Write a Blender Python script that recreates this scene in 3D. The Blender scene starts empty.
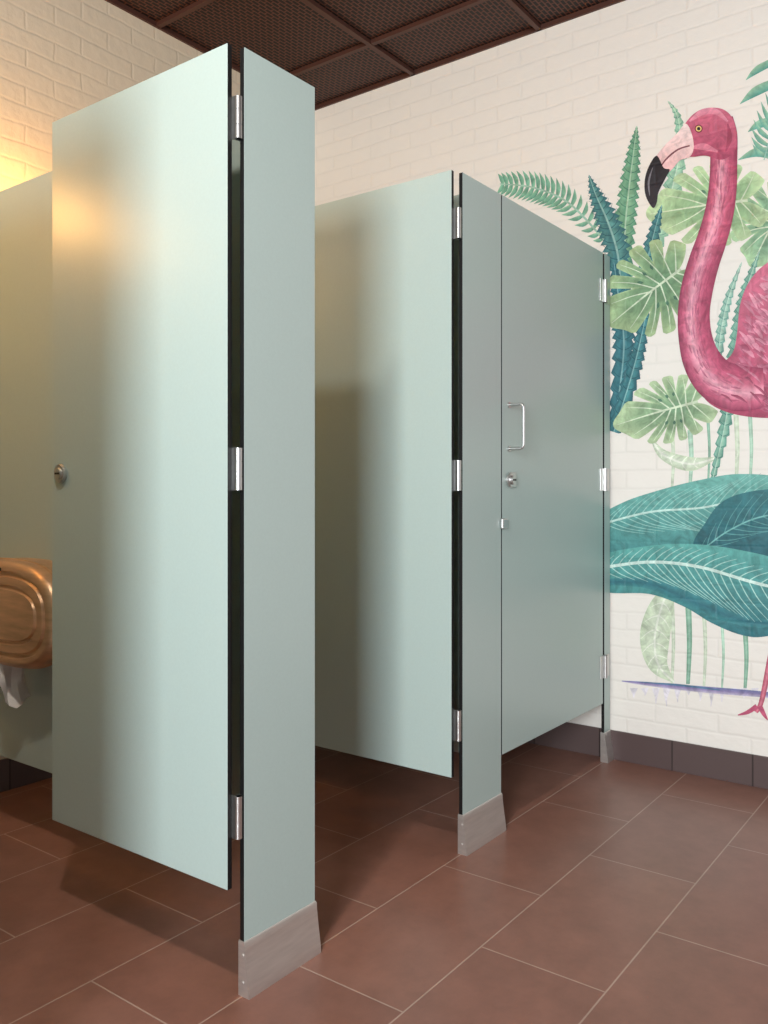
import bpy, bmesh, math, random
from mathutils import Vector, Matrix
from mathutils.geometry import tessellate_polygon
random.seed(7)
sc = bpy.context.scene
sc.view_settings.view_transform = 'Standard'
sc.view_settings.look = 'None'

# ------------------------------------------------------------ dimensions (m)
CAM_H = 1.10
YF = 1.355            # plane of the cubicle fronts
XW = 3.388            # mural wall
YB = 3.00             # back wall
ZC = 3.10             # ceiling
XL, YS = -3.2, -3.2   # west / south walls
ZT = 2.07             # top of panels
ZB = 0.236            # bottom of doors
TH = 0.013

def lin(c):
    r = []
    for x in c[:3]:
        x = x / 255.0
        r.append(x / 12.92 if x <= 0.04045 else ((x + 0.055) / 1.055) ** 2.4)
    return tuple(r) + (1.0,)

# ------------------------------------------------------------ materials
def newmat(name):
    m = bpy.data.materials.new(name); m.use_nodes = True
    nt = m.node_tree; b = nt.nodes['Principled BSDF']
    return m, nt, b

def N(nt, t, **kw):
    n = nt.nodes.new(t)
    for k, v in kw.items():
        if k in n.inputs: n.inputs[k].default_value = v
        else: setattr(n, k, v)
    return n

def simple(name, col, rough=0.5, metal=0.0, noise=0.0, nscale=40, bump=0.0, spec=None, stretch=(1, 1, 1)):
    m, nt, b = newmat(name)
    b.inputs['Roughness'].default_value = rough
    b.inputs['Metallic'].default_value = metal
    if spec is not None: b.inputs['Specular IOR Level'].default_value = spec
    tc = N(nt, 'ShaderNodeTexCoord')
    mpn = N(nt, 'ShaderNodeMapping'); mpn.inputs['Scale'].default_value = stretch
    nz = N(nt, 'ShaderNodeTexNoise'); nz.inputs['Scale'].default_value = nscale
    nz.inputs['Detail'].default_value = 4
    nt.links.new(tc.outputs['Object'], mpn.inputs['Vector'])
    nt.links.new(mpn.outputs[0], nz.inputs['Vector'])
    rp = N(nt, 'ShaderNodeValToRGB')
    c = lin(col)
    k = noise
    rp.color_ramp.elements[0].color = tuple(x * (1 - k) for x in c[:3]) + (1,)
    rp.color_ramp.elements[1].color = tuple(min(1, x * (1 + k)) for x in c[:3]) + (1,)
    rp.color_ramp.elements[0].position = 0.3; rp.color_ramp.elements[1].position = 0.7
    nt.links.new(nz.outputs['Fac'], rp.inputs['Fac'])
    nt.links.new(rp.outputs['Color'], b.inputs['Base Color'])
    if bump:
        bp = N(nt, 'ShaderNodeBump'); bp.inputs['Strength'].default_value = bump
        bp.inputs['Distance'].default_value = 0.001
        nt.links.new(nz.outputs['Fac'], bp.inputs['Height'])
        nt.links.new(bp.outputs['Normal'], b.inputs['Normal'])
    return m

def brick_bump(nt, b, axis):
    geo = N(nt, 'ShaderNodeNewGeometry'); sep = N(nt, 'ShaderNodeSeparateXYZ')
    nt.links.new(geo.outputs['Position'], sep.inputs[0])
    add = N(nt, 'ShaderNodeMath', operation='ADD'); add.inputs[1].default_value = 10.1
    nt.links.new(sep.outputs[axis], add.inputs[0])
    addz = N(nt, 'ShaderNodeMath', operation='ADD'); addz.inputs[1].default_value = 0.03
    nt.links.new(sep.outputs['Z'], addz.inputs[0])
    com = N(nt, 'ShaderNodeCombineXYZ')
    nt.links.new(add.outputs[0], com.inputs['X']); nt.links.new(addz.outputs[0], com.inputs['Y'])
    wn = N(nt, 'ShaderNodeTexNoise'); wn.inputs['Scale'].default_value = 6
    nt.links.new(com.outputs[0], wn.inputs['Vector'])
    vm = N(nt, 'ShaderNodeVectorMath', operation='MULTIPLY_ADD')
    vm.inputs[1].default_value = (0.022, 0.018, 0)
    nt.links.new(wn.outputs['Color'], vm.inputs[0]); nt.links.new(com.outputs[0], vm.inputs[2])
    br = N(nt, 'ShaderNodeTexBrick')
    br.inputs['Scale'].default_value = 1.0
    br.inputs['Brick Width'].default_value = 0.24
    br.inputs['Row Height'].default_value = 0.072
    br.inputs['Mortar Size'].default_value = 0.009
    br.inputs['Mortar Smooth'].default_value = 1.0
    br.inputs['Color1'].default_value = (1, 1, 1, 1); br.inputs['Color2'].default_value = (0.7, 0.7, 0.7, 1)
    br.inputs['Mortar'].default_value = (0.25, 0.25, 0.25, 1)
    nt.links.new(vm.outputs[0], br.inputs['Vector'])
    n2 = N(nt, 'ShaderNodeTexNoise'); n2.inputs['Scale'].default_value = 18; n2.inputs['Detail'].default_value = 7
    nt.links.new(com.outputs[0], n2.inputs['Vector'])
    mx = N(nt, 'ShaderNodeMath', operation='MULTIPLY_ADD'); mx.inputs[1].default_value = 2.0
    nt.links.new(n2.outputs['Fac'], mx.inputs[0])
    bw = N(nt, 'ShaderNodeRGBToBW'); nt.links.new(br.outputs['Color'], bw.inputs[0])
    nt.links.new(bw.outputs[0], mx.inputs[2])
    bp = N(nt, 'ShaderNodeBump'); bp.inputs['Strength'].default_value = 0.6
    bp.inputs['Distance'].default_value = 0.003
    nt.links.new(mx.outputs[0], bp.inputs['Height'])
    nt.links.new(bp.outputs['Normal'], b.inputs['Normal'])
    return br, n2

def brick_mat(name, col, axis):
    m, nt, b = newmat(name)
    b.inputs['Roughness'].default_value = 0.6
    br, n2 = brick_bump(nt, b, axis)
    mix = N(nt, 'ShaderNodeMixRGB', blend_type='MIX')
    c = lin(col)
    mix.inputs['Color1'].default_value = c
    mix.inputs['Color2'].default_value = tuple(x * 0.96 for x in c[:3]) + (1,)
    nt.links.new(br.outputs['Fac'], mix.inputs['Fac'])
    nt.links.new(mix.outputs[0], b.inputs['Base Color'])
    return m

M_WALLX = brick_mat('painted_brick_x', (242, 236, 227), 'Y')
M_WALLY = brick_mat('painted_brick_y', (228, 210, 184), 'X')

# mural paint
M_PAINT, nt, b = newmat('mural_paint')
b.inputs['Roughness'].default_value = 0.55
brick_bump(nt, b, 'Y')
at = N(nt, 'ShaderNodeVertexColor'); at.layer_name = 'Col'
gp = N(nt, 'ShaderNodeNewGeometry')
nz = N(nt, 'ShaderNodeTexNoise'); nz.inputs['Scale'].default_value = 20; nz.inputs['Detail'].default_value = 8; nz.inputs['Roughness'].default_value = 0.62
nz.inputs['Distortion'].default_value = 1.2
nt.links.new(gp.outputs['Position'], nz.inputs['Vector'])
mr = N(nt, 'ShaderNodeMapRange'); mr.inputs['From Min'].default_value = 0.3; mr.inputs['From Max'].default_value = 0.7
mr.inputs['To Min'].default_value = 0.68; mr.inputs['To Max'].default_value = 1.32
nt.links.new(nz.outputs['Fac'], mr.inputs['Value'])
hs = N(nt, 'ShaderNodeHueSaturation'); hs.inputs['Saturation'].default_value = 0.95; hs.inputs['Value'].default_value = 1.04
vm = N(nt, 'ShaderNodeVectorMath', operation='SCALE')
nt.links.new(at.outputs['Color'], hs.inputs['Color'])
nt.links.new(hs.outputs['Color'], vm.inputs[0]); nt.links.new(mr.outputs[0], vm.inputs['Scale'])
nt.links.new(vm.outputs[0], b.inputs['Base Color'])

# floor
M_FLOOR, nt, b = newmat('quarry_tile')
b.inputs['Roughness'].default_value = 0.32
geo = N(nt, 'ShaderNodeNewGeometry')
mp = N(nt, 'ShaderNodeVectorMath', operation='ADD')
mp.inputs[1].default_value = (65 - 1.47, 0.315 * 101 - 1.045, 0)
nt.links.new(geo.outputs['Position'], mp.inputs[0])
br = N(nt, 'ShaderNodeTexBrick')
for k, v in {'Scale': 1.0, 'Brick Width': 0.65, 'Row Height': 0.315, 'Mortar Size': 0.0022, 'Mortar Smooth': 0.2, 'Bias': 0.0}.items():
    br.inputs[k].default_value = v
br.inputs['Color1'].default_value = lin((143, 101, 87)); br.inputs['Color2'].default_value = lin((135, 94, 81))
br.inputs['Mortar'].default_value = lin((176, 148, 134))
nt.links.new(mp.outputs[0], br.inputs['Vector'])
nz = N(nt, 'ShaderNodeTexNoise'); nz.inputs['Scale'].default_value = 9; nz.inputs['Detail'].default_value = 10; nz.inputs['Roughness'].default_value = 0.7
nt.links.new(geo.outputs['Position'], nz.inputs['Vector'])
mr = N(nt, 'ShaderNodeMapRange'); mr.inputs['From Min'].default_value = 0.25; mr.inputs['From Max'].default_value = 0.75
mr.inputs['To Min'].default_value = 0.80; mr.inputs['To Max'].default_value = 1.20
nt.links.new(nz.outputs['Fac'], mr.inputs['Value'])
vm = N(nt, 'ShaderNodeVectorMath', operation='SCALE')
nt.links.new(br.outputs['Color'], vm.inputs[0]); nt.links.new(mr.outputs[0], vm.inputs['Scale'])
nt.links.new(vm.outputs[0], b.inputs['Base Color'])
bp = N(nt, 'ShaderNodeBump'); bp.inputs['Strength'].default_value = 0.5; bp.inputs['Distance'].default_value = 0.002; bp.invert = True
nt.links.new(br.outputs['Fac'], bp.inputs['Height']); nt.links.new(bp.outputs['Normal'], b.inputs['Normal'])

# base tile
def base_mat(name, axis):
    m, nt, b = newmat(name)
    b.inputs['Roughness'].default_value = 0.4
    geo = N(nt, 'ShaderNodeNewGeometry'); sep = N(nt, 'ShaderNodeSeparateXYZ')
    nt.links.new(geo.outputs['Position'], sep.inputs[0])
    com = N(nt, 'ShaderNodeCombineXYZ'); nt.links.new(sep.outputs[axis], com.inputs['X'])
    com.inputs['Y'].default_value = 0.2
    ad = N(nt, 'ShaderNodeVectorMath', operation='ADD'); ad.inputs[1].default_value = (20.05, 0, 0)
    nt.links.new(com.outputs[0], ad.inputs[0])
    br = N(nt, 'ShaderNodeTexBrick')
    for k, v in {'Scale': 1.0, 'Brick Width': 0.3, 'Row Height': 1.0, 'Mortar Size': 0.003}.items(): br.inputs[k].default_value = v
    br.inputs['Color1'].default_value = lin((96, 80, 78)); br.inputs['Color2'].default_value = lin((86, 70, 69)); br.inputs['Mortar'].default_value = lin((56, 46, 44))
    nt.links.new(ad.outputs[0], br.inputs['Vector']); nt.links.new(br.outputs['Color'], b.inputs['Base Color'])
    return m
M_BASEX = base_mat('base_tile_x', 'Y'); M_BASEY = base_mat('base_tile_y', 'X')

# expanded-mesh ceiling
M_CEIL, nt, b = newmat('expanded_mesh_ceiling')
b.inputs['Roughness'].default_value = 0.55; b.inputs['Metallic'].default_value = 0.2
geo = N(nt, 'ShaderNodeNewGeometry')
ad = N(nt, 'ShaderNodeVectorMath', operation='ADD'); ad.inputs[1].default_value = (20, 20, 0)
nt.links.new(geo.outputs['Position'], ad.inputs[0])
br = N(nt, 'ShaderNodeTexBrick')
for k, v in {'Scale': 1.0, 'Brick Width': 0.040, 'Row Height': 0.019, 'Mortar Size': 0.0036, 'Mortar Smooth': 0.4}.items(): br.inputs[k].default_value = v
br.inputs['Color1'].default_value = lin((16, 8, 6)); br.inputs['Color2'].default_value = lin((10, 5, 4)); br.inputs['Mortar'].default_value = lin((104, 60, 44))
nt.links.new(ad.outputs[0], br.inputs['Vector']); nt.links.new(br.outputs['Color'], b.inputs['Base Color'])
bp = N(nt, 'ShaderNodeBump'); bp.inputs['Strength'].default_value = 0.6; bp.inputs['Distance'].default_value = 0.003
nt.links.new(br.outputs['Fac'], bp.inputs['Height']); nt.links.new(bp.outputs['Normal'], b.inputs['Normal'])
M_CBAR = simple('ceiling_grid_bar', (88, 55, 45), 0.5, 0.3, 0.05)

M_LAM = simple('mint_laminate', (176, 194, 189), 0.34, 0.0, 0.02, 160, 0.06, 0.6)
M_CORE = simple('black_core', (12, 11, 12), 0.5)
M_STEEL = simple('brushed_steel', (205, 205, 203), 0.36, 1.0, 0.05, 60)
M_SHOE = simple('satin_shoe_metal', (208, 203, 198), 0.4, 0.8, 0.06, 14, 0.0, None, (1, 1, 8))
M_REFLSTEEL = simple('steel_painted_reflections', (210, 172, 136), 0.4, 0.6, 0.22, 5, 0.0, None, (1, 1.2, 9))  # tan tint and stretched streaks paint warm reflections into the steel's colour
M_PAPER = simple('tissue', (235, 232, 228), 0.9, 0, 0.03, 80, 0.3)
M_DARK = simple('dark_plastic', (30, 30, 32), 0.4)
M_PLAST = simple('white_plastic', (225, 224, 220), 0.4)
M_PLASTER = simple('plaster', (112, 104, 96), 0.8, 0, 0.03, 12)

def emis(name, col, s):
    m, nt, b = newmat(name)
    b.inputs['Base Color'].default_value = lin(col)
    b.inputs['Emission Color'].default_value = lin(col); b.inputs['Emission Strength'].default_value = s
    return m
M_GLOW = emis('lamp_glass_warm', (255, 192, 100), 7)
M_GLOWN = emis('lamp_diffuser', (255, 244, 230), 3)

# ------------------------------------------------------------ mesh helpers
def link(ob, parent=None):
    sc.collection.objects.link(ob)
    if parent: ob.parent = parent
    return ob

def mesh_obj(name, bm, mats, parent=None, smooth=False):
    bm.normal_update()
    for e in bm.edges:
        if len(e.link_faces) == 2 and e.calc_face_angle(0) > 0.55: e.smooth = False
    me = bpy.data.meshes.new(name); bm.to_mesh(me); bm.free()
    for m in mats: me.materials.append(m)
    if smooth:
        for p in me.polygons: p.use_smooth = True
    return link(bpy.data.objects.new(name, me), parent)

def add_box(bm, lo, hi, mi=0, bevel=0):
    lo = Vector(lo); hi = Vector(hi)
    r = bmesh.ops.create_cube(bm, size=1.0)
    vs = r['verts']
    for v in vs:
        v.co = Vector(((lo[i] + hi[i]) / 2 + v.co[i] * (hi[i] - lo[i])) for i in range(3))
    fs = set(f for v in vs for f in v.link_faces)
    for f in fs: f.material_index = mi
    if bevel:
        es = list(set(e for v in vs for e in v.link_edges))
        bmesh.ops.bevel(bm, geom=es, offset=bevel, segments=2, affect='EDGES', profile=0.6)

def box(name, lo, hi, mat, parent=None, bevel=0):
    bm = bmesh.new(); add_box(bm, lo, hi, 0, bevel)
    return mesh_obj(name, bm, [mat], parent)

def panel(name, lo, hi, axis, parent=None):
    """laminate board: big faces laminate, rim black core"""
    bm = bmesh.new(); add_box(bm, lo, hi, 0, 0.0012)
    for f in bm.faces: f.normal_update()
    for f in bm.faces:
        f.material_index = 0 if abs(f.normal[axis]) > 0.95 else 1
    return mesh_obj(name, bm, [M_LAM, M_CORE], parent)

def add_cyl(bm, c, r, h, axis='Z', seg=28, mi=0, r2=None, bevel=0):
    mats = {'Z': Matrix.Identity(4), 'X': Matrix.Rotation(math.pi/2, 4, 'Y'), 'Y': Matrix.Rotation(-math.pi/2, 4, 'X')}
    r_ = bmesh.ops.create_cone(bm, cap_ends=True, segments=seg, radius1=r, radius2=r if r2 is None else r2, depth=h,
                               matrix=Matrix.Translation(c) @ mats[axis])
    fs = set(f for v in r_['verts'] for f in v.link_faces)
    for f in fs:
        f.material_index = mi
        if len(f.verts) == 4: f.smooth = True
    if bevel:
        es = [e for e in set(e for v in r_['verts'] for e in v.link_edges) if any(len(f.verts) > 4 for f in e.link_faces)]
        bmesh.ops.bevel(bm, geom=es, offset=bevel, segments=3, affect='EDGES')

def add_tube(bm, pts, r, seg=12, mi=0):
    rings = []
    P = [Vector(p) for p in pts]
    for i, p in enumerate(P):
        t = (P[min(i+1, len(P)-1)] - P[max(i-1, 0)]).normalized()
        up = Vector((1, 0, 0)) if abs(t.x) < 0.9 else Vector((0, 0, 1))
        a = t.cross(up).normalized(); b_ = t.cross(a)
        rings.append([bm.verts.new(p + r * (a * math.cos(k*2*math.pi/seg) + b_ * math.sin(k*2*math.pi/seg))) for k in range(seg)])
    for i in range(len(rings)-1):
        for k in range(seg):
            f = bm.faces.new((rings[i][k], rings[i][(k+1) % seg], rings[i+1][(k+1) % seg], rings[i+1][k]))
            f.smooth = True; f.material_index = mi
    bm.faces.new(rings[0][::-1]); bm.faces.new(rings[-1])

# ------------------------------------------------------------ room shell
box('floor', (XL-0.1, YS-0.1, -0.1), (XW+0.1, YB+0.1, 0), M_FLOOR)
box('ceiling', (XL-0.1, YS-0.1, ZC+0.03), (XW+0.1, YB+0.1, ZC+0.1), M_CEIL)
box('wall_east', (XW, YS, 0), (XW+0.1, YB, ZC+0.03), M_WALLX)
box('wall_north', (XL, YB, 0), (XW, YB+0.1, ZC+0.03), M_WALLY)
# west wall with window opening
WY0, WY1, WZ0, WZ1 = -1.6, 0.0, 0.9, 2.85
bm = bmesh.new()
add_box(bm, (XL-0.1, YS, 0), (XL, WY0, ZC+0.03)); add_box(bm, (XL-0.1, WY1, 0), (XL, YB, ZC+0.03))
add_box(bm, (XL-0.1, WY0, 0), (XL, WY1, WZ0)); add_box(bm, (XL-0.1, WY0, WZ1), (XL, WY1, ZC+0.03))
mesh_obj('wall_west', bm, [M_PLASTER])
SX0, SX1 = -1.2, 2.2
bm = bmesh.new()
add_box(bm, (XL, YS-0.1, 0), (SX0, YS, ZC+0.03)); add_box(bm, (SX1, YS-0.1, 0), (XW, YS, ZC+0.03))
add_box(bm, (SX0, YS-0.1, 0), (SX1, YS, WZ0)); add_box(bm, (SX0, YS-0.1, WZ1), (SX1, YS, ZC+0.03))
mesh_obj('wall_south', bm, [M_PLASTER])
bm = bmesh.new()
for y in (WY0, (WY0+WY1)/2-0.025, WY1-0.05): add_box(bm, (XL-0.08, y, WZ0), (XL-0.03, y+0.05, WZ1))
for z in (WZ0, WZ1-0.05): add_box(bm, (XL-0.08, WY0, z), (XL-0.03, WY1, z+0.05))
mesh_obj('window_1', bm, [M_PLAST])
bm = bmesh.new()
for x in (SX0, (SX0+SX1)/2-0.025, SX1-0.05): add_box(bm, (x, YS-0.08, WZ0), (x+0.05, YS-0.03, WZ1))
for z in (WZ0, WZ1-0.05): add_box(bm, (SX0, YS-0.08, z), (SX1, YS-0.03, z+0.05))
mesh_obj('added_fill_window', bm, [M_PLAST])  # added south window, made up so light reaches the cubicle fronts

box('baseboard_east', (XW-0.010, YS, 0), (XW, YB, 0.118), M_BASEX, bevel=0.001)
box('baseboard_north', (XL, YB-0.010, 0), (XW-0.010, YB, 0.118), M_BASEY, bevel=0.001)

# ceiling grid
bm = bmesh.new()
P = 0.668
x = 3.045
while x > XL:
    add_box(bm, (x-0.011, YS, ZC+0.012), (x+0.011, YB, ZC+0.03)); x -= P
y = 2.346
while y > YS:
    add_box(bm, (XL, y-0.011, ZC+0.010), (XW, y+0.011, ZC+0.028)); y -= P
mesh_obj('trim_1', bm, [M_CBAR])
bm = bmesh.new()
add_box(bm, (XL, YB-0.012, ZC+0.010), (XW, YB, ZC+0.03)); add_box(bm, (XW-0.012, YS, ZC+0.010), (XW, YB-0.02, ZC+0.03))
mesh_obj('trim_2', bm, [M_CBAR])

# ------------------------------------------------------------ cubicles
PIL = [(-0.50, -0.267), (0.403, 0.636), (1.308, 1.541), (2.217, 2.457), (3.318, XW-0.0105)]

def shoe(x0, x1, parent, right_flush=False):
    bm = bmesh.new()
    prof = [(0.0, 0.0170), (0.008, 0.0168), (0.03, 0.014), (0.055, 0.010), (0.08, 0.0065), (0.10, 0.004), (0.116, 0.003), (0.120, 0.001)]
    rings = []
    for z, o in prof:
        ox = 0.003 if z < 0.118 else 0.001
        xr = x1 + (0 if right_flush else ox)
        yb = YF + TH + 0.003
        rings.append([bm.verts.new(p) for p in ((x0-ox*0.6, YF-o, z), (xr, YF-o, z), (xr, yb, z), (x0-ox*0.6, yb, z))])
    for a, b_ in zip(rings, rings[1:]):
        for k in range(4):
            f = bm.faces.new((a[k], a[(k+1) % 4], b_[(k+1) % 4], b_[k])); f.smooth = True
    bm.faces.new(rings[-1]); bm.faces.new(rings[0][::-1])
    for z in (0.03, 0.09):
        add_cyl(bm, (x0-0.002, YF+0.003, z), 0.004, 0.004, 'X', 12)
    bmesh.ops.recalc_face_normals(bm, faces=bm.faces)
    mesh_obj('shoe', bm, [M_SHOE], parent)

for i, (x0, x1) in enumerate(PIL):
    p = panel('support_pilaster', (x0, YF, 0.002), (x1, YF+TH, ZT), 1)
    shoe(x0, x1, p, right_flush=(i == len(PIL)-1))

PX = [-0.34, 0.56, 1.466, 2.375]
for px in PX:
    pp = panel('partition_panel', (px, YF+TH+0.016, 0.25), (px+TH, YB-0.004, ZT), 0)
    bm = bmesh.new()
    for z in (0.4, 1.15, 1.9):
        add_box(bm, (px-0.022, YB-0.004, z-0.03), (px-0.0005, YB-0.001, z+0.03), 0, 0.0008)
        add_box(bm, (px-0.004, YB-0.026, z-0.03), (px-0.0005, YB-0.004, z+0.03), 0, 0.0008)
        add_box(bm, (px-0.004, YF+TH+0.0005, z-0.03), (px-0.0005, YF+TH+0.03, z+0.03), 0, 0.0008)
    mesh_obj('bracket', bm, [M_STEEL], pp)

HZ = (0.392, 1.150, 1.915)
def barrel(bm, xc, yc, z):
    add_cyl(bm, (xc, yc, z), 0.0076, 0.092, 'Z', 24)
    for zz, h in ((-0.0315, 0.029), (0, 0.031), (0.0315, 0.029)):
        add_cyl(bm, (xc, yc, z+zz), 0.0088, h, 'Z', 24)

def hinge_open(xc, yc, parent, xd):
    bm = bmesh.new()
    for z in HZ:
        barrel(bm, xc, yc, z)
        add_box(bm, (xd+TH, yc, z-0.047), (xd+TH+0.003, yc+0.04, z+0.047), 0, 0.0006)
        add_box(bm, (xc, YF+TH+0.0002, z-0.047), (xc+0.042, YF+TH+0.003, z+0.047), 0, 0.0006)
    mesh_obj('hinge', bm, [M_STEEL], parent)

def lock_x(x, y, z, parent, both=True):
    bm = bmesh.new()
    add_cyl(bm, (x-0.005, y, z), 0.025, 0.010, 'X', 36, 0, bevel=0.003)
    add_cyl(bm, (x-0.011, y, z), 0.015, 0.006, 'X', 32, 0, bevel=0.002)
    add_box(bm, (x-0.0152, y-0.010, z-0.0025), (x-0.0138, y+0.010, z+0.0025), 1)
    add_cyl(bm, (x+TH+0.006, y, z), 0.025, 0.012, 'X', 36, 0, bevel=0.003)
    add_box(bm, (x+TH+0.012, y-0.005, z-0.022), (x+TH+0.03, y+0.005, z+0.022), 0, 0.003)
    mesh_obj('lock', bm, [M_STEEL, M_DARK], parent)

for (x0, x1) in PIL[1:4]:
    xd = x0 - 0.028
    d = panel('stall_door', (xd, YF+0.022, ZB), (xd+TH, YF+0.022+0.668, ZT+0.004), 0)
    hinge_open(x0-0.0075, YF+0.010, d, xd)
    lock_x(xd, YF+0.022+0.668-0.045, 1.148, d)

# closed door of the last cubicle
DX0, DX1 = 2.463, 3.303
d3 = panel('stall_door', (DX0, YF, ZB+0.006), (DX1, YF+TH, ZT), 1)
bm = bmesh.new()
for z in HZ:
    barrel(bm, DX1+0.007, YF-0.008, z)
    add_box(bm, (DX1-0.034, YF-0.004, z-0.045), (DX1+0.004, YF-0.0002, z+0.045), 0, 0.0008)
    add_box(bm, (DX1+0.016, YF-0.004, z-0.045), (XW-0.025, YF-0.0002, z+0.045), 0, 0.0008)
mesh_obj('hinge', bm, [M_STEEL], d3)
# D pull handle
bm = bmesh.new()
hx = 2.508; z0, z1 = 1.243, 1.388; pr = 0.055; rr = 0.014
pts = [(hx, YF, z0)]
for k in range(7):
    a = math.pi/2*k/6
    pts.append((hx, YF - (pr-rr) - rr*math.sin(a), z0 + rr*(1-math.cos(a))))
for k in range(7):
    a = math.pi/2*k/6
    pts.append((hx, YF - (pr-rr) - rr*math.cos(a), z1 - rr + rr*math.sin(a)))
pts.append((hx, YF, z1))
add_tube(bm, pts, 0.005)
for z in (z0, z1): add_cyl(bm, (hx, YF-0.0025, z), 0.010, 0.005, 'Y', 24)
mesh_obj('pull_handle', bm, [M_STEEL], d3)
bm = bmesh.new()
add_cyl(bm, (2.512, YF-0.006, 1.14), 0.026, 0.012, 'Y', 36, 0, bevel=0.003)
add_cyl(bm, (2.512, YF-0.014, 1.14), 0.016, 0.010, 'Y', 32, 0, bevel=0.002)
add_box(bm, (2.510-0.009, YF-0.0205, 1.14-0.003), (2.512+0.011, YF-0.019, 1.14+0.003), 1)
add_box(bm, (2.515, YF-0.009, 1.115), (2.546, YF-0.0002, 1.165), 0, 0.002)
mesh_obj('lock', bm, [M_STEEL, M_DARK], d3)
bm = bmesh.new()
add_box(bm, (DX0-0.016, YF-0.012, 0.980), (DX0+0.020, YF-0.0004, 1.014), 0, 0.004)
mesh_obj('door_stop_tab', bm, [M_STEEL], d3)

# ------------------------------------------------------------ toilet paper dispenser (wide jumbo-roll housing)
cy, cz, RY, RZ, xf, xb = 2.43, 0.738, 0.265, 0.158, 1.352, 1.465
bm = bmesh.new()
prof = [(xb, 0), (xf+0.05, 0), (xf+0.048, -0.004), (xf+0.040, -0.004), (xf+0.038, 0), (xf+0.020, 0.001), (xf+0.009, 0.006), (xf+0.002, 0.014), (xf, 0.020), (xf, 0.030), (xf+0.008, 0.034), (xf+0.008, 0.042), (xf, 0.047), (xf-0.002, 0.070), (xf+0.004, 0.074), (xf+0.004, 0.080), (xf-0.003, 0.084), (xf-0.005, 0.155)]
S = 72; rings = []
for xx, ins in prof:
    ry, rz = max(RY-ins, 0.0005), max(RZ-ins, 0.0005)
    n = 2.9; ring = []
    for k in range(S):
        a = k*2*math.pi/S; c, s = math.cos(a), math.sin(a)
        q = (abs(c)**n + abs(s)**n) ** (-1/n)
        ring.append(bm.verts.new((xx, cy+ry*q*c, cz+rz*q*s)))
    rings.append(ring)
for a, b_ in zip(rings, rings[1:]):
    for k in range(S):
        f = bm.faces.new((a[k], a[(k+1) % S], b_[(k+1) % S], b_[k])); f.smooth = True
bm.faces.new(rings[0]); bm.faces.new(rings[-1])
bmesh.ops.recalc_face_normals(bm, faces=bm.faces)
disp = mesh_obj('toilet_paper_dispenser', bm, [M_REFLSTEEL])
bm = bmesh.new()
add_cyl(bm, (xf-0.003, cy, cz+RZ-0.026), 0.006, 0.004, 'X', 16)
mesh_obj('keyhole', bm, [M_DARK], disp)
bm = bmesh.new()
g = []
for i in range(9):
    t = i/8
    row = []
    for k in range(7):
        s = k/6-0.5
        row.append(bm.verts.new((1.405 + s*0.09 + 0.006*math.sin(t*5+s*6), cy+0.02 + 0.02*math.sin(t*3) - 0.02*t + 0.012*math.sin(s*9+t*4), cz-RZ+0.02 - 0.14*t - 0.012*math.cos(s*7)*t)))
    g.append(row)
for i in range(8):
    for k in range(6):
        f = bm.faces.new((g[i][k], g[i][k+1], g[i+1][k+1], g[i+1][k])); f.smooth = True
mesh_obj('paper_tail', bm, [M_PAPER], disp)

# ------------------------------------------------------------ mural (flat painting on the east wall)
V, F, C = [], [], []
CA, SA, FPX = 0.8018, 0.5976, 853.0
DEP = [0.0005]
def wall(u, v):
    """image pixels, projected from the camera -> metres on the wall"""
    l = (u-384)/FPX  # u, v are image pixels; the camera ray is met with the wall plane
    d = XW/(SA*l+CA)
    return (XW - DEP[0], (SA - CA*l)*d, CAM_H + (492-v)*d/FPX)
def up(n=1): DEP[0] += 1e-5
def tick(): DEP[0] += 1.6e-6

def cr(pts, n, closed=False):
    out = []; m = len(pts); dim = len(pts[0])
    segs = m if closed else m-1
    for i in range(n if closed else n+1):
        t = i/n*segs; k = min(int(t), segs-1); f = t-k
        def g(j):
            return pts[j % m] if closed else pts[max(0, min(m-1, j))]
        a, b_, c, d = g(k-1), g(k), g(k+1), g(k+2)
        out.append(tuple(0.5*((2*b_[q]) + (-a[q]+c[q])*f + (2*a[q]-5*b_[q]+4*c[q]-d[q])*f*f + (-a[q]+3*b_[q]-3*c[q]+d[q])*f**3) for q in range(dim)))
    return out

def strip(pts, cols, n=24, tooth=None, jitter=0.0):
    tick()
    P = cr(pts, n)
    cl = [lin(c) for c in cols]; m = len(cl)
    if m == 1: cl = cl*2; m = 2
    base = len(V)
    for i, (u, v, w) in enumerate(P):
        a = P[max(0, i-1)]; b_ = P[min(n, i+1)]
        tx, ty = b_[0]-a[0], b_[1]-a[1]; L = math.hypot(tx, ty) or 1
        nx, ny = -ty/L, tx/L
        w = max(w, 0.0)
        if tooth:
            cnt, amp = tooth
            ph = (i/n*cnt) % 1.0
            w *= 1 - amp*(1-ph)
        k = 1 + random.uniform(-jitter, jitter)
        for j in range(m):
            o = (j/(m-1)-0.5)*w
            V.append(wall(u+nx*o, v+ny*o)); C.append(tuple(min(1, x*k) for x in cl[j][:3])+(1,))
    for i in range(n):
        for j in range(m-1):
            q = base+i*m+j
            F.append((q, q+1, q+m+1, q+m))

def poly(pts, c1, c2=None, smooth=True, n=None):
    tick()
    P = cr(pts, n or len(pts)*6, True) if smooth else pts
    v0, v1 = min(p[1] for p in P), max(p[1] for p in P)
    a, b_ = lin(c1), lin(c2 or c1)
    base = len(V)
    for u, v in P:
        t = (v-v0)/(v1-v0)
        V.append(wall(u, v)); C.append(tuple(a[k]*(1-t)+b_[k]*t for k in range(3))+(1,))
    for t in tessellate_polygon([[Vector((p[0], p[1], 0)) for p in P]]):
        F.append(tuple(base+k for k in t))

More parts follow.
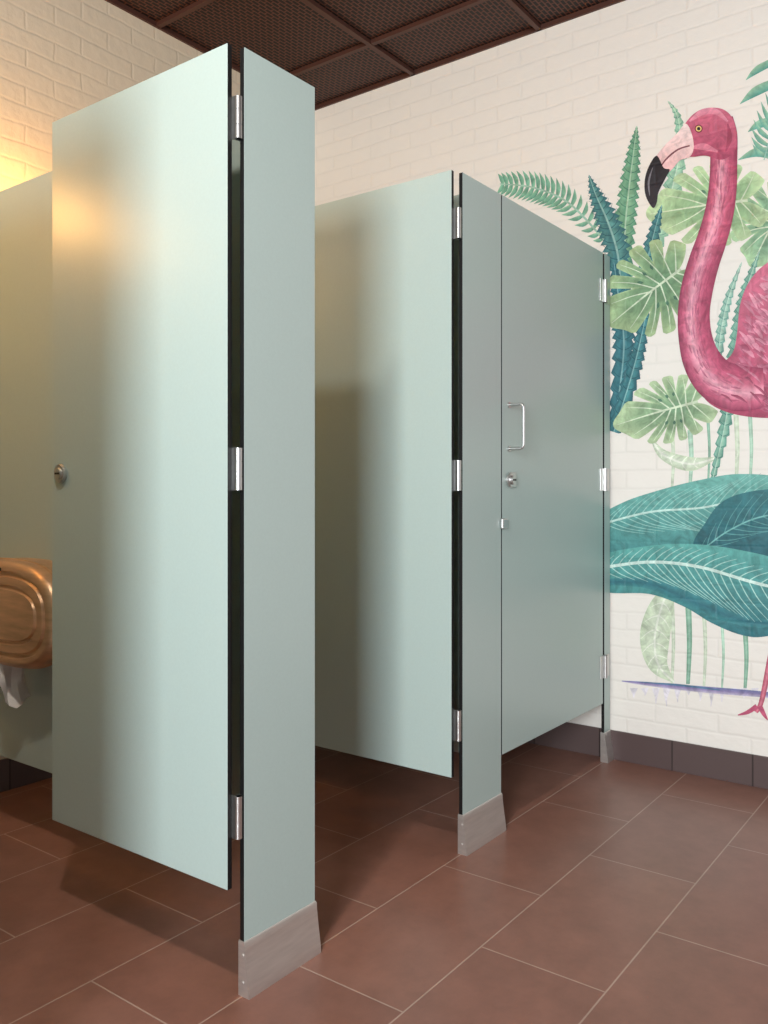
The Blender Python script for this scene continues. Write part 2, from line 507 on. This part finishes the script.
def mixc(a, b_, t): return tuple(a[k]*(1-t)+b_[k]*t for k in range(3))

def agave(pts, dark, light, teeth=16, amp=0.45):
    up(); strip(pts, [dark, mixc(dark, light, 0.5), light, mixc(dark, light, 0.3), mixc(dark, light, 0.7), dark], teeth*5, (teeth, amp), 0.06)
    P = cr(pts, teeth)
    for i in range(1, teeth):
        u, v, w = P[i]; a = P[i-1]
        tx, ty = a[0]-u, a[1]-v; L = math.hypot(tx, ty) or 1; tx /= L; ty /= L
        for s in (-1, 1):
            e = w*0.42
            strip([(u, v, 0.9), (u+s*(-ty)*e*0.5+tx*w*0.08, v+s*tx*e*0.5+ty*w*0.08, 0.8), (u+s*(-ty)*e+tx*w*0.3, v+s*tx*e+ty*w*0.3, 0.2)], [mixc(dark, (10, 60, 70), 0.25)], 4)
    up(); strip([(p[0], p[1], max(0.7, p[2]*0.06)) for p in pts], [mixc(light, (235, 240, 230), 0.35)], 20)

def fern(pts, ln, col, col2, n=20, lw=4.0):
    P = cr(pts, n); up()
    for i in range(1, n):
        u, v, w = P[i]; b_ = P[min(n, i+1)]; a = P[i-1]
        tx, ty = b_[0]-a[0], b_[1]-a[1]; L = math.hypot(tx, ty); tx /= L; ty /= L
        l = ln*math.sin(math.pi*(0.12+0.8*i/n))**0.6
        for s in (-1, 1):
            dx, dy = -ty*s, tx*s
            strip([(u, v, lw*0.6), (u+dx*l*0.5-tx*l*0.15, v+dy*l*0.5-ty*l*0.15, lw), (u+dx*l-tx*l*0.55, v+dy*l-ty*l*0.55, 0.2)], [col, col2], 6, None, 0.1)
    up(); strip(pts, [mixc(col, (255, 255, 240), 0.4)], 20)

def leaf(pts, cols, veins=10, vcol=(220, 235, 225), vw=1.2):
    up(); strip(pts, cols, 36)
    up(); strip([(p[0], p[1], max(0.7, vw*1.6)) for p in pts], [vcol], 24)
    P = cr(pts, veins+2)
    for i in range(1, veins+1):
        u, v, w = P[i]; b_ = P[i+1]
        tx, ty = b_[0]-u, b_[1]-v; L = math.hypot(tx, ty) or 1; tx /= L; ty /= L
        for s in (-1, 1):
            e = w*0.48
            strip([(u, v, vw), (u-ty*s*e*0.5+tx*e*0.25, v+tx*s*e*0.5+ty*e*0.25, vw*0.8), (u-ty*s*e+tx*e*0.75, v+tx*s*e+ty*e*0.75, 0.3)], [vcol], 8)

def monstera(cu, cv, ang, Lf, Lb, W, col, col2, notches=(30, 54, 80, 108, 136), depth=0.46, vc=(206, 220, 190)):
    """broad heart-shaped split leaf; ang = direction of the tip (deg, image sense)"""
    up(); tick()
    ca, sa = math.cos(math.radians(ang)), math.sin(math.radians(ang))
    dk = mixc(col, (58, 112, 84), 0.4)
    def tr(x, y): return (cu + x*ca - y*sa, cv + x*sa + y*ca)
    def rad(th):
        d = abs(math.degrees(th)); t = math.radians(d)
        a = Lf if d < 90 else Lb
        r = 1/math.sqrt((math.cos(t)/a)**2 + (math.sin(t)/W)**2)
        r *= 1 + 0.16*math.exp(-(d/9.0)**2)
        if d > 160: r *= 1-0.6*((d-160)/20)
        k = 0; dip = 0
        for i, nn in enumerate(notches):
            q = abs(d-nn-(2 if th > 0 else -2)*(i % 2))
            hw = 4.6
            if q < hw: dip = max(dip, (1-q/hw)**0.8)
            if q < 9: k = max(k, 1-q/9)
        return r*(1-0.10*k)*(1-depth*dip)
    M = 260; levels = (0.0, 0.3, 0.62, 1.0); cl = [dk, mixc(dk, col, 0.6), col, col2]
    base = len(V)
    for j in range(M):
        th = -math.pi + 2*math.pi*j/M
        r = rad(th); curve = 0.10*math.sin(abs(th))*r
        sh = 1.0 + (0.10 if th > 0 else -0.06) + 0.05*math.sin(th*14)
        for f, c in zip(levels, cl):
            x, y = r*f*math.cos(th) + curve*f*f*0.9, r*f*math.sin(th)
            V.append(wall(*tr(x, y))); C.append(tuple(min(1, q*sh) for q in lin(c)[:3])+(1,))
    m = len(levels)
    for j in range(M):
        a, b_ = base+j*m, base+((j+1) % M)*m
        for q in range(m-1): F.append((a+q, a+q+1, b_+q+1, b_+q))
    up()
    ns = (4,)+tuple(notches)+(158,)
    for a, b_ in zip(ns[:-1], ns[1:]):
        mid = math.radians((a+b_)/2)
        for s in (-1, 1):
            r = rad(mid*s)*0.93
            ex, ey = r*math.cos(mid)+0.09*math.sin(mid)*r, s*r*math.sin(mid)
            bx = ex*0.35 - 0.12*Lb
            u0, v0 = tr(bx, 0); u1, v1 = tr((bx+ex)/2 - 0.03*r, ey*0.55); u2, v2 = tr(ex, ey)
            strip([(u0, v0, 1.5), (u1, v1, 1.0), (u2, v2, 0.4)], [vc], 10)
    u0, v0 = tr(-Lb*0.5, 0); u1, v1 = tr(Lf*0.3, 1); u2, v2 = tr(Lf*1.1, 0)
    strip([(u0, v0, 2.6), (u1, v1, 1.8), (u2, v2, 0.5)], [vc], 14)
    for i, nn in enumerate(notches[1:4]):
        for s in (-1, 1):
            th = math.radians(nn-12)*s; r = rad(th)*0.36
            u, v = tr(r*math.cos(th), r*math.sin(th)); e = tr(r*1.35*math.cos(th), r*1.35*math.sin(th))
            strip([(u, v, 0.3), ((u+e[0])/2, (v+e[1])/2, 3.0), (e[0], e[1], 0.3)], [mixc(dk, (40, 84, 74), 0.45)], 6)

GRN = (104, 162, 130); LGRN = (146, 190, 160); SAGE = (156, 184, 146); PSAGE = (192, 207, 176)
DTEAL = (36, 96, 108)
# stems & pale back layer
for u, v0, v1, w, c in ((690, 430, 486, 5, LGRN), (708, 420, 484, 3, GRN), (736, 415, 484, 5, PSAGE), (750, 415, 484, 4, LGRN), (672, 430, 488, 4, PSAGE),
                        (688, 600, 684, 6, GRN), (704, 612, 686, 4, PSAGE), (745, 628, 690, 5, GRN), (672, 600, 684, 4, PSAGE), (790, 600, 692, 5, GRN), (722, 622, 688, 3, LGRN)):
    up(); strip([(u, v0, w), (u+1.5, (v0+v1)/2, w*0.85), (u, v1, w*0.6)], [c, mixc(c, (255, 255, 255), 0.35), c], 12)
leaf([(672, 582, 2), (662, 606, 24), (655, 636, 30), (658, 664, 20), (674, 682, 2)], [PSAGE, (208, 218, 194), PSAGE], 7, (226, 231, 214))
leaf([(652, 440, 2), (664, 455, 10), (690, 464, 14), (716, 458, 2)], [PSAGE, (214, 224, 202), PSAGE], 5, (230, 234, 218))
# fronds upper right
for (a, b_, c, w) in (((772, 84), (755, 92), (740, 104), 9), ((772, 62), (757, 70), (746, 80), 7), ((780, 120), (760, 124), (748, 132), 8), ((800, 60), (780, 74), (768, 100), 10), ((790, 160), (760, 152), (738, 160), 10)):
    up(); strip([(a[0], a[1], w), (b_[0], b_[1], w), (c[0], c[1], 0.5)], [(78, 162, 146), LGRN], 12)
fern([(840, 50, 2), (800, 90, 2), (774, 130, 1.5), (764, 160, 1)], 26, (88, 165, 148), LGRN, 16, 5)
# background leaves
agave([(668, 101, 1), (678, 118, 9), (680, 150, 16), (672, 190, 22), (658, 235, 22), (645, 275, 12)], (126, 180, 152), (168, 208, 178), 20, 0.4)
monstera(776, 220, 118, 46, 40, 46, (128, 170, 134), (162, 196, 150))
monstera(722, 204, 172, 66, 52, 42, (146, 182, 134), (180, 206, 158))
fern([(500, 184, 1.2), (535, 188, 1.6), (570, 204, 2), (606, 242, 2.2)], 16, (90, 156, 132), (134, 188, 156), 22, 4.4)
agave([(637, 126, 1), (634, 150, 15), (629, 190, 24), (625, 235, 24), (626, 285, 14)], (80, 144, 114), (132, 182, 144), 20, 0.4)
agave([(662, 205, 1), (655, 230, 14), (645, 270, 20), (630, 330, 14)], DTEAL, (76, 150, 148), 14, 0.4)
agave([(589, 175, 1), (596, 195, 17), (608, 222, 30), (618, 255, 32), (622, 300, 20)], (40, 102, 112), (88, 152, 146), 18, 0.45)
agave([(760, 250, 1), (745, 295, 15), (735, 350, 17), (726, 420, 16), (712, 482, 6)], (82, 144, 128), (146, 190, 166), 26, 0.45)
agave([(742, 262, 1), (728, 300, 10), (720, 340, 12), (716, 390, 8)], (110, 165, 150), (170, 206, 184), 16, 0.4)
agave([(614, 262, 2), (619, 300, 20), (624, 350, 26), (614, 430, 14)], DTEAL, (58, 128, 136), 18, 0.4)
agave([(650, 292, 1), (643, 330, 14), (632, 375, 20), (614, 432, 16)], (32, 88, 100), (66, 140, 144), 16, 0.4)
monstera(662, 284, 142, 58, 48, 46, (124, 158, 116), (164, 188, 138))
monstera(676, 408, 164, 56, 46, 33, (138, 168, 128), (178, 200, 155))

# banana leaves: blade polygons with fine pale veins sweeping from the midrib
def veins(mid, n, ln_up, ln_dn, col, w=1.0, rake=1.5, t0=0.03, t1=0.97):
    P = cr(mid, 100); up()
    for i in range(n):
        t = t0+(t1-t0)*i/(n-1); k = int(t*99)
        u, v = P[k][:2]; q = P[k+1]
        tx, ty = q[0]-u, q[1]-v; L = math.hypot(tx, ty); tx /= L; ty /= L
        for s, ln in ((-1, ln_up), (1, ln_dn)):
            l = ln(t)
            if l < 2: continue
            nx, ny = -ty*s, tx*s
            strip([(u, v, w*1.2), (u+nx*l*0.5+tx*l*0.45*rake, v+ny*l*0.5+ty*l*0.45*rake, w), (u+nx*l*0.97+tx*l*1.15*rake, v+ny*l*0.97+ty*l*1.15*rake, 0.3)], [col], 10)
up(); poly([(600, 520), (622, 503), (660, 490), (700, 480), (740, 474), (790, 480), (840, 510), (860, 545), (800, 566), (700, 562), (640, 556), (600, 560)], (108, 178, 166), (50, 122, 126))
m1 = [(602, 524), (650, 512), (700, 508), (760, 500), (840, 520)]
veins(m1, 26, lambda t: 10+14*math.sin(math.pi*t), lambda t: 20+14*math.sin(math.pi*t), (146, 198, 188), 0.8)
up(); strip([(p[0], p[1], 2.0) for p in m1], [(190, 222, 212)], 24)
up(); poly([(694, 548), (706, 522), (722, 502), (748, 492), (785, 490), (835, 505), (860, 545), (800, 570), (730, 562)], (46, 116, 122), (30, 90, 102))
m3 = [(700, 552), (730, 530), (770, 515), (840, 512)]
veins(m3, 12, lambda t: 20*math.sin(math.pi*min(1, t+0.1)), lambda t: 26*math.sin(math.pi*min(1, t+0.1)), (84, 150, 150), 0.8)
up(); strip([(p[0], p[1], 1.4) for p in m3], [(110, 176, 172)], 20)
up(); poly([(600, 558), (640, 547), (690, 544), (740, 550), (790, 564), (850, 600), (820, 622), (768, 636), (742, 635), (712, 623), (685, 607), (650, 594), (600, 590)], (88, 166, 158), (40, 110, 120))
up(); strip([(604, 582, 6), (650, 584, 10), (700, 604, 14), (750, 622, 10), (800, 622, 4)], [(58, 134, 138), (42, 108, 120), (56, 132, 136)], 24)
m2 = [(600, 568), (650, 562), (700, 567), (760, 584), (850, 604)]
veins(m2, 24, lambda t: 10+8*math.sin(math.pi*t), lambda t: 13+28*math.sin(math.pi*min(1, t*1.05))**1.2, (166, 210, 200), 0.9, 1.1)
up(); strip([(p[0], p[1], 3.0) for p in m2], [(204, 230, 220)], 30)

# ground stroke + drips
up()
for u in range(634, 810, 11):
    l = random.uniform(5, 20)
    strip([(u, 688, 8), (u+random.uniform(-1, 1), 690+l*0.5, 2.6), (u, 690+l, 0.6)], [(228, 222, 228)], 6)
up(); strip([(622, 681, 1), (650, 684, 4), (700, 689, 6), (760, 694, 6), (830, 700, 2)], [(112, 122, 172), (142, 128, 174), (200, 190, 214)], 30, None, 0.15)
up(); strip([(640, 682, 0.5), (680, 685, 2.0), (720, 690, 1)], [(80, 118, 150)], 16)

# ---- flamingo
PK = (190, 74, 110); PKD = (148, 42, 78); PKL = (228, 144, 166); PKW = (242, 194, 206)
def leg(pts):
    up(); strip(pts, [(170, 50, 80), (222, 124, 146), (180, 60, 90)], 24)
leg([(800, 405, 12), (797, 470, 6), (800, 540, 8), (794, 620, 5), (792, 690, 5)])
leg([(822, 400, 12), (806, 470, 7), (790, 560, 6), (772, 650, 6), (762, 700, 5), (756, 712, 4)])
up(); strip([(757, 706, 5), (748, 712, 4), (738, 715, 1)], [PK], 8); strip([(760, 706, 5), (764, 714, 4), (768, 720, 1)], [PK], 8)
body = [(700, 380), (716, 368), (732, 354), (737, 335), (740, 306), (748, 284), (762, 267), (782, 256), (815, 252), (855, 262), (893, 290), (925, 330), (945, 366), (915, 378), (870, 395), (820, 414), (768, 418), (730, 413), (706, 400)]
up(); poly(body, (212, 104, 134), (168, 56, 92), True, 120)
def inb(u, v):
    c = False; j = len(body)-1
    for i in range(len(body)):
        (a, b_), (p, q) = body[i], body[j]
        if (b_ > v) != (q > v) and u < (p-a)*(v-b_)/(q-b_)+a: c = not c
        j = i
    return c
def feathers(num, wl, wh, ll, lh):
    up()
    for i in range(num):
        u = random.uniform(715, 935); v = random.uniform(256, 412)
        a = math.radians(random.uniform(-5, 30) + (v-340)*-0.12) + (0.5 if u < 760 else 0)
        l = random.uniform(ll, lh)
        e = (u+l*math.cos(a), v+l*math.sin(a))
        if not (inb(u, v) and inb(*e) and inb(u, v-4) and inb(e[0], e[1]+4)): continue
        k = min(1, max(0, (v-268)/140 + random.uniform(-0.45, 0.4)))
        c = mixc(PKL, PKD, k)
        strip([(u, v, 1), ((u+e[0])/2, (v+e[1])/2-1.5, random.uniform(wl, wh)), e+(0.6,)], [c, mixc(c, PKW, 0.25)], 5)
feathers(900, 3, 5.5, 9, 20)
# neck
neck = [(722, 118, 22), (724, 135, 27), (724, 160, 27), (723, 188, 28), (719, 215, 29), (712, 240, 30), (704, 263, 31), (697, 290, 32), (694, 315, 32), (696, 340, 34), (703, 362, 39), (717, 380, 44), (738, 388, 46), (764, 388, 40)]
up(); strip(neck, [(152, 44, 82), (184, 68, 104), (206, 98, 128), (234, 160, 178), (200, 90, 122), (142, 40, 78)], 70, None, 0.07)
P_ = cr(neck, 90)
for i in range(3, 82):
    for rep in range(4):
        u, v, w = P_[i]; b_ = P_[i+3]
        o = random.uniform(-0.43, 0.43)
        tx, ty = b_[0]-u, b_[1]-v; L = math.hypot(tx, ty); nx, ny = -ty/L, tx/L
        c = mixc(mixc(PK, PKW, max(0, 0.75-abs(o-0.08)*2.2)), PKD, random.uniform(0, 0.55))
        strip([(u+nx*o*w, v+ny*o*w, 0.4), ((u+b_[0])/2+nx*o*w, (v+b_[1])/2+ny*o*w, 1.9), (b_[0]+nx*o*w*0.9, b_[1]+ny*o*w*0.9, 0.3)], [c], 4)
feathers(160, 2, 3.5, 10, 22)
# head
up(); poly([(712, 108), (724, 110), (733, 119), (737, 136), (735, 152), (722, 160), (706, 156), (694, 157), (685, 156), (680, 148), (681, 138), (684, 127), (691, 117), (701, 110)], (206, 98, 126), (172, 60, 96))
up(); strip([(690, 122, 2), (702, 113, 6), (716, 112, 6), (728, 122, 2)], [PKL, (214, 118, 142)], 14)
strip([(692, 148, 2), (704, 147, 7), (718, 152, 2)], [(212, 116, 140)], 10)
strip([(728, 124, 1), (730, 138, 5), (726, 152, 1)], [(160, 54, 86)], 10)
up(); poly([(686, 124), (677, 134), (664, 147), (656, 158), (654, 170), (663, 176), (672, 170), (680, 161), (690, 157), (694, 148), (692, 134)], (244, 220, 216), (224, 172, 172))
up(); strip([(690, 146, 1.4), (678, 150, 1.6), (666, 160, 1.6), (658, 172, 1)], [(120, 60, 70)], 12)
up(); poly([(657, 156), (649, 167), (645, 181), (646, 196), (653, 208), (657, 203), (659, 192), (666, 178), (670, 170), (664, 168)], (26, 22, 28), (48, 42, 50))
up(); strip([(653, 168, 0.5), (649, 182, 2), (650, 196, 0.5)], [(120, 116, 124)], 8)
def disc(u, v, r, c):
    up(); poly([(u+r*math.cos(k*math.pi/5), v+r*math.sin(k*math.pi/5)) for k in range(10)], c)
disc(699, 129, 4.0, (120, 30, 50)); disc(699, 129, 2.9, (236, 200, 120)); disc(699, 129, 1.7, (15, 12, 14))

me = bpy.data.meshes.new('flamingo_mural')
me.from_pydata(V, [], F); me.materials.append(M_PAINT)
ca = me.color_attributes.new('Col', 'FLOAT_COLOR', 'POINT')
for i, c in enumerate(C): ca.data[i].color = c
link(bpy.data.objects.new('flamingo_mural', me))
print('mural verts', len(V), 'depth', DEP[0])

# ------------------------------------------------------------ lamps
def sconce(x, z, power):
    e = bpy.data.objects.new('wall_sconce', None); e.location = (x, YB, z); link(e)
    bm = bmesh.new()
    add_cyl(bm, (0, -0.010, 0), 0.045, 0.016, 'Y', 32, bevel=0.004)
    add_cyl(bm, (0, -0.03, 0), 0.012, 0.05, 'Y', 20)
    mesh_obj('mount', bm, [M_STEEL], e)
    bm = bmesh.new()
    bmesh.ops.create_uvsphere(bm, u_segments=24, v_segments=16, radius=0.055, matrix=Matrix.Translation((0, -0.09, 0)))
    mesh_obj('globe', bm, [M_GLOW], e, True)
    L = bpy.data.lights.new('sconce_light', 'POINT'); L.energy = power; L.color = (1.0, 0.52, 0.15); L.shadow_soft_size = 0.06
    lo = bpy.data.objects.new('sconce_light', L); lo.location = (0, -0.17, 0.0); link(lo, e)
sconce(0.72, 2.12, 12)
sconce(1.68, 2.10, 11.5)

def area(name, loc, rot, sx, sy, p, col):
    L = bpy.data.lights.new(name, 'AREA'); L.shape = 'RECTANGLE'; L.size = sx; L.size_y = sy; L.energy = p; L.color = col
    o = bpy.data.objects.new(name, L); o.location = loc; o.rotation_euler = rot; link(o); return o
area('window_daylight_1', (XL-0.02, (WY0+WY1)/2, (WZ0+WZ1)/2), (0, -math.pi/2, 0), WZ1-WZ0-0.1, WY1-WY0-0.1, 345, (0.90, 0.96, 1.0))
area('added_front_fill', ((SX0+SX1)/2, YS-0.02, (WZ0+WZ1)/2), (math.pi/2, 0, 0), SX1-SX0-0.1, WZ1-WZ0-0.1, 9, (0.98, 0.98, 1.0))  # added fill for the pilaster fronts, set in the made-up south window
for (x, y) in ((0.35, 0.95),):
    e = bpy.data.objects.new('ceiling_light', None); e.location = (x, y, ZC); link(e)
    bm = bmesh.new(); add_cyl(bm, (0, 0, -0.01), 0.12, 0.05, 'Z', 48, bevel=0.006)
    mesh_obj('housing', bm, [M_PLAST], e)
    bm = bmesh.new(); add_cyl(bm, (0, 0, -0.040), 0.10, 0.006, 'Z', 48)
    mesh_obj('diffuser', bm, [M_GLOWN], e)
    L = bpy.data.lights.new('ceiling_lamp', 'AREA'); L.shape = 'DISK'; L.size = 0.14; L.energy = 30; L.color = (1.0, 0.90, 0.80)
    lo = bpy.data.objects.new('ceiling_lamp', L); lo.location = (0, 0, -0.05); link(lo, e)

w = bpy.data.worlds.new('World'); sc.world = w; w.use_nodes = True
bg = w.node_tree.nodes['Background']; bg.inputs[0].default_value = (0.75, 0.87, 1.0, 1); bg.inputs[1].default_value = 0.6

# ------------------------------------------------------------ camera
cd = bpy.data.cameras.new('camera'); cd.sensor_width = 36; cd.lens = 853/1024*36; cd.shift_y = -20/1024
cd.clip_start = 0.02
co = bpy.data.objects.new('camera', cd); link(co)
co.location = (0, 0, CAM_H)
fw = Vector((CA, SA, 0)); co.rotation_euler = fw.to_track_quat('-Z', 'Y').to_euler()
sc.camera = co
